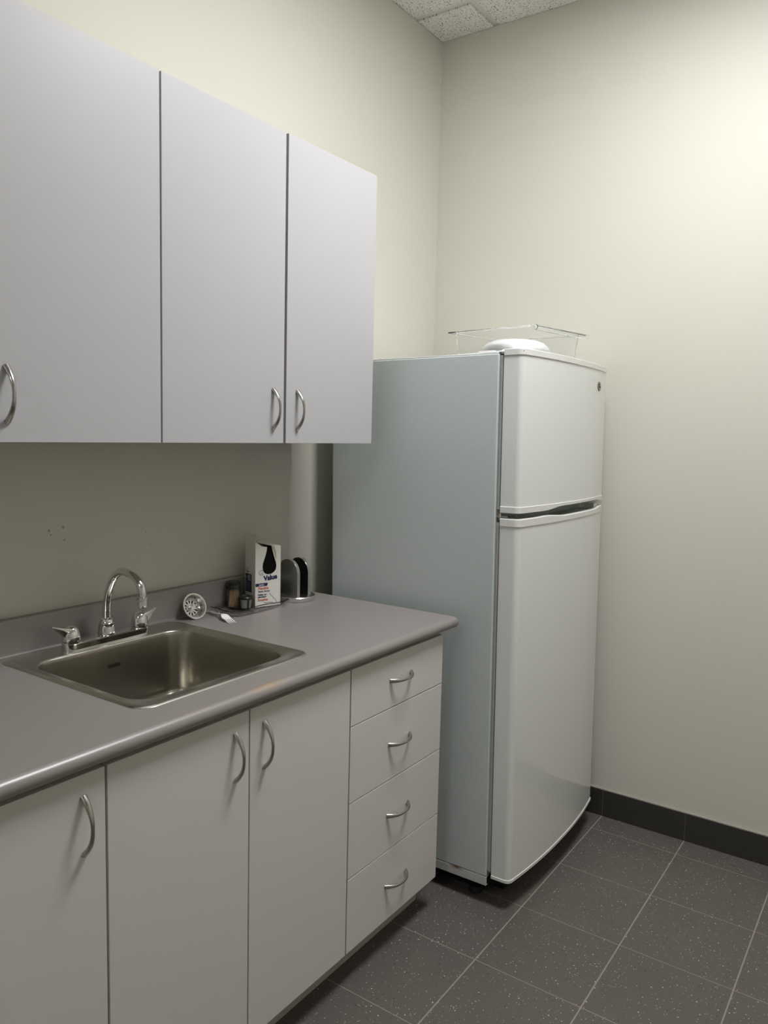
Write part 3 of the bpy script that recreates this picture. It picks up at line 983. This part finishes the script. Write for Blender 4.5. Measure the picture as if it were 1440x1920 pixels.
def trim_strip(bm, off, thick, zlo, zhi):
    P = plan(off); Q = plan(-thick)
    lo = zlo if callable(zlo) else (lambda s: zlo)
    hi = zhi if callable(zhi) else (lambda s: zhi)
    rings = []
    for (a, b) in zip(P, Q):
        s = a[0]/W
        l, h = lo(s), hi(s)
        rings.append([(a[0], a[1], l+.0012), (a[0], a[1], h-.0025), (a[0]+(b[0]-a[0])*.3, a[1]+(b[1]-a[1])*.3, h), (b[0], b[1], h), (b[0], b[1], l), (a[0]+(b[0]-a[0])*.25, a[1]+(b[1]-a[1])*.25, l)])
    loft(bm, rings)
def ss(e0, e1, x):
    u = max(0, min(1, (x-e0)/(e1-e0))); return u*u*(3-2*u)
# fridge door
bm = bmesh.new(); door_solid(bm, 0, .094, 1.1865)
fd = obj('refrigerator_door', bm, M['door'], t, smooth=True, angle=30)
bm = bmesh.new(); trim_strip(bm, .002, .02, .083, .0955)
obj('bottom_trim', bm, M['trimw'], fd, smooth=True, angle=28)
bm = bmesh.new()
def up_edge(s):   # top lip: bump at the left, scooped down in the middle
    return 1.2105 - .0065*(ss(.26, .42, s) - ss(.84, .95, s)) + .0018*math.exp(-((s-.22)/.055)**2)
trim_strip(bm, .0022, .016, 1.186, up_edge)
obj('top_trim', bm, M['trimw'], fd, smooth=True, angle=28)
bm = bmesh.new(); P = plan(-.015)
loft(bm, [[(x, y, 1.1866) for x, y in P], [(x, y, 1.196) for x, y in P]])
cap = obj('grip_shelf', bm, M['gasket'], fd)
for cx in (.21, .545):
    bm = bmesh.new()
    rings = []
    for (k, z) in ((1, 1.1961), (.97, 1.1978), (.88, 1.1984), (.5, 1.1980), (.05, 1.1979)):
        rings.append([(cx+.075*k*math.cos(a), -.672+.030*k*math.sin(a), z) for a in [2*PI*q/32 for q in range(32)]])
    loft(bm, rings)
    obj('finger_scoop', bm, M['side'], fd, smooth=True, angle=50)
# freezer door
bm = bmesh.new(); door_solid(bm, 0, 1.2455, 1.688)
fz = obj('freezer_door', bm, M['door'], t, smooth=True, angle=30)
bm = bmesh.new()
def lo_edge(s):
    return 1.2262 + .0085*(ss(.20, .38, s)*1.0 - ss(.86, .96, s)*.8)
trim_strip(bm, .0022, .02, lo_edge, 1.2475)
obj('bottom_trim', bm, M['trimw'], fz, smooth=True, angle=28)
bm = bmesh.new(); P = plan(-.018)
loft(bm, [[(x, y, 1.2400) for x, y in P], [(x, y, 1.2456) for x, y in P]])
obj('underside', bm, M['gasket'], fz)
bm = bmesh.new(); door_solid(bm, .0025, 1.6875, 1.7065)
obj('top_cap', bm, M['trimw'], fz, smooth=True, angle=30, bevel=.0015)
# badge on the freezer door
bm = bmesh.new()
bx_, bz_ = 2.4735-FX, 1.633
yb_ = -.7235 + (.0255)*abs((bx_-W/2)/(W/2))**2.2
sl_ = -.0255*2.2*abs((bx_-W/2)/(W/2))**1.2/(W/2)
lathe(bm, [(.0188, -.001), (.0188, .0012), (.0175, .0022), (.0005, .0024)], 32, M=Matrix.Rotation(PI/2, 4, 'X'))
bmesh.ops.scale(bm, vec=(.98, 1, .82), verts=bm.verts[:])
bg = obj('badge', bm, M['badge'], fz, smooth=True, angle=30)
bg.location = (bx_, yb_, bz_); bg.rotation_euler = (0, 0, math.atan(-sl_))
bm = bmesh.new()
lathe(bm, [(.0184, .0), (.0192, .0), (.0192, .0018), (.0184, .0018)], 32, M=Matrix.Rotation(PI/2, 4, 'X'), cap0=False, cap1=False)
bmesh.ops.scale(bm, vec=(.98, 1, .82), verts=bm.verts[:])
tube(bm, [(-.0075, -.0028, .0052), (-.0095, -.0028, .0075), (-.0070, -.0028, .0088), (-.0068, -.0028, .0020), (-.0072, -.0028, -.0045)], .0009, 6)
tube(bm, [(-.0085, -.0028, .0085), (-.0035, -.0028, .0088), (-.0030, -.0028, .0062), (-.0068, -.0028, .0045)], .0006, 6)
tube(bm, [(-.0055, -.0028, -.002), (-.0020, -.0028, .0005), (.0005, -.0028, -.0035), (.0030, -.0028, .0000), (.0060, -.0028, -.0035), (.0100, -.0028, -.0020)], .0008, 6)
bi = obj('badge_lettering', bm, M['badge_ink'], fz); bi.location = bg.location; bi.rotation_euler = bg.rotation_euler
# hinges
bm = bmesh.new()
box(bm, .004, .060, -.700, -.56, 1.6992, 1.7020); box(bm, .006, .040, -.60, -.55, 1.6992, 1.7060)
lathe(bm, [(.008, 1.695), (.008, 1.7045), (.004, 1.7065)], 16, (.014, -.630, 0))
obj('top_hinge', bm, M['whitep'], t, bevel=.001)
bm = bmesh.new()
box(bm, .006, .05, -.66, -.6218, 1.2125, 1.2165); lathe(bm, [(.0035, 1.206), (.0035, 1.2235), (.0012, 1.225)], 12, (.0055, -.6345, 0))
obj('middle_hinge', bm, M['chrome'], t, smooth=True, angle=40)
bm = bmesh.new()
box(bm, W-.075, W-.045, -.695, -.66, 1.199, 1.2185)
obj('grip_stop', bm, M['trimw'], fd, bevel=.001)
bm = bmesh.new(); box(bm, .004, .075, -.68, -.6218, .060, .080); lathe(bm, [(.006, .078), (.006, .0835)], 12, (.02, -.655, 0))
obj('bottom_hinge', bm, M['void'], t)

# ------------------------------------------------------------------ things on top of the refrigerator
A = Vector((2.0790, -.4260)); B = Vector((1.9860, -.7600)); C = Vector((2.2970, -.8130)); D = Vector((2.390, -.4790))
ctr = (A+B+C+D)/4
zt_, zb2 = 1.801, 1.7195
t = empty('clear_bin', (ctr.x, ctr.y, zb2)); tag(t, 'clear plastic storage bin with a front grip rail, sitting on top of the refrigerator', 'bin')
ang = math.atan2((C-B).y, (C-B).x)
hx, hy = (C-B).length/2, (A-B).length/2
t.rotation_euler = (0, 0, ang)
H_ = zt_-zb2
def R4(sx, sy, z, r=.014): return rrect(-hx*sx, hx*sx, -hy*sy, hy*sy, r, 5, z)
th = .0022
def ring_off(k, z, r=.014):   # k: inset in metres
    return rrect(-hx+k, hx-k, -hy+k, hy-k, r, 5, z)
bm = bmesh.new()
outer = [ring_off(.034, 0, .010), ring_off(.026, .0025, .012), ring_off(.018, H_-.004), ring_off(.002, H_-.0035), ring_off(.000, H_-.001)]
inner = [ring_off(.001, H_), ring_off(.0195+th*.2, H_-.0008), ring_off(.0265+th, .0055, .011), ring_off(.036, .0030, .009)]
loft(bm, outer+inner)
obj('bin', bm, M['clear'], t, smooth=True, angle=40)
bm = bmesh.new()
arc_o = [(-hy+.004 - .0085*math.sin(a)*1.2, H_-.0065 + .0085*math.cos(a)) for a in [PI*k/10 for k in range(11)]]
arc_i = [(-hy+.004 - .0068*math.sin(a)*1.2, H_-.0065 + .0068*math.cos(a)) for a in [PI*k/10 for k in range(11)]]
pf = arc_o + arc_i[::-1]
loft(bm, [[(-hx+.012, y, z) for y, z in pf], [(hx-.004, y, z) for y, z in pf]])
obj('front_rail', bm, M['clear'], t, smooth=True, angle=40)
# white bowl turned over inside the drawer
t = empty('white_bowl', (2.168, -.625, zb2+.0062)); tag(t, 'shallow white bowl lying face down inside the clear bin on the refrigerator', 'bowl')
bm = bmesh.new()
pr = [(.113, 0), (.115, .001), (.114, .008), (.107, .026), (.092, .040), (.068, .0485), (.045, .0510), (.020, .0520), (.0005, .0520)]
inn = [(.0005, .0490), (.044, .0480), (.066, .0455), (.090, .0370), (.1045, .024), (.1110, .002)]
lathe(bm, pr + inn[0:0], 48, cap0=False)
lathe(bm, inn[::-1], 48, cap0=False)
obj('shell', bm, M['bowlw'], t, smooth=True, angle=40)
# thin warped plastic sheet
bm = bmesh.new()
rows = []
n = 14
for side_ in (0, 1):
    pass
top = []; 
def warp(u, v): return 1.7042 + .0046*u + .0075*u*u*(1-.4*v)
grid = [[(1.900 + .20*v + .012*u, -.36 - .345*u, warp(u, v)) for v in [j/8 for j in range(9)]] for u in [i/n for i in range(n+1)]]
vt = [[bm.verts.new(p) for p in r] for r in grid]
vb = [[bm.verts.new((p[0], p[1], p[2]-.0016)) for p in r] for r in grid]
for i in range(n):
    for j in range(8):
        bm.faces.new((vt[i][j], vt[i+1][j], vt[i+1][j+1], vt[i][j+1])); bm.faces.new((vb[i][j+1], vb[i+1][j+1], vb[i+1][j], vb[i][j]))
for i in range(n):
    bm.faces.new((vt[i][0], vb[i][0], vb[i+1][0], vt[i+1][0])); bm.faces.new((vt[i+1][8], vb[i+1][8], vb[i][8], vt[i][8]))
for j in range(8):
    bm.faces.new((vt[0][j+1], vb[0][j+1], vb[0][j], vt[0][j])); bm.faces.new((vt[n][j], vb[n][j], vb[n][j+1], vt[n][j+1]))
sh = obj('plastic_sheet', bm, M['whitep'], smooth=True, angle=60)
tag(sh, 'thin warped white sheet under the clear bin, at the left edge of the refrigerator top', 'sheet')

# ------------------------------------------------------------------ world, camera, view
w = bpy.data.worlds.new('world'); scn.world = w; w.use_nodes = True
w.node_tree.nodes['Background'].inputs[0].default_value = (.05, .05, .05, 1)
w.node_tree.nodes['Background'].inputs[1].default_value = .2

cam = bpy.data.cameras.new('camera'); co = bpy.data.objects.new('camera', cam); COL.objects.link(co)
cam.sensor_fit = 'VERTICAL'; cam.sensor_height = 24.0; cam.lens = 1462.87*24.0/1920
R_ = Vector((.57117, -.82048, .02388)); U_ = Vector((.06986, .07758, .99454)); F_ = Vector((.81785, .56638, -.10163))
mat = Matrix(((R_.x, U_.x, -F_.x, -.21978), (R_.y, U_.y, -F_.y, -1.76909), (R_.z, U_.z, -F_.z, 1.4659), (0, 0, 0, 1)))
co.matrix_world = mat
cam.clip_start = .02
scn.camera = co
scn.view_settings.view_transform = 'Standard'
scn.view_settings.look = 'None'
scn.view_settings.exposure = 0.0
scn.view_settings.gamma = 1.0
scn.view_settings.use_curve_mapping = False
scn.cycles.max_bounces = 12
scn.cycles.transmission_bounces = 12
scn.cycles.transparent_max_bounces = 12
scn.cycles.diffuse_bounces = 6
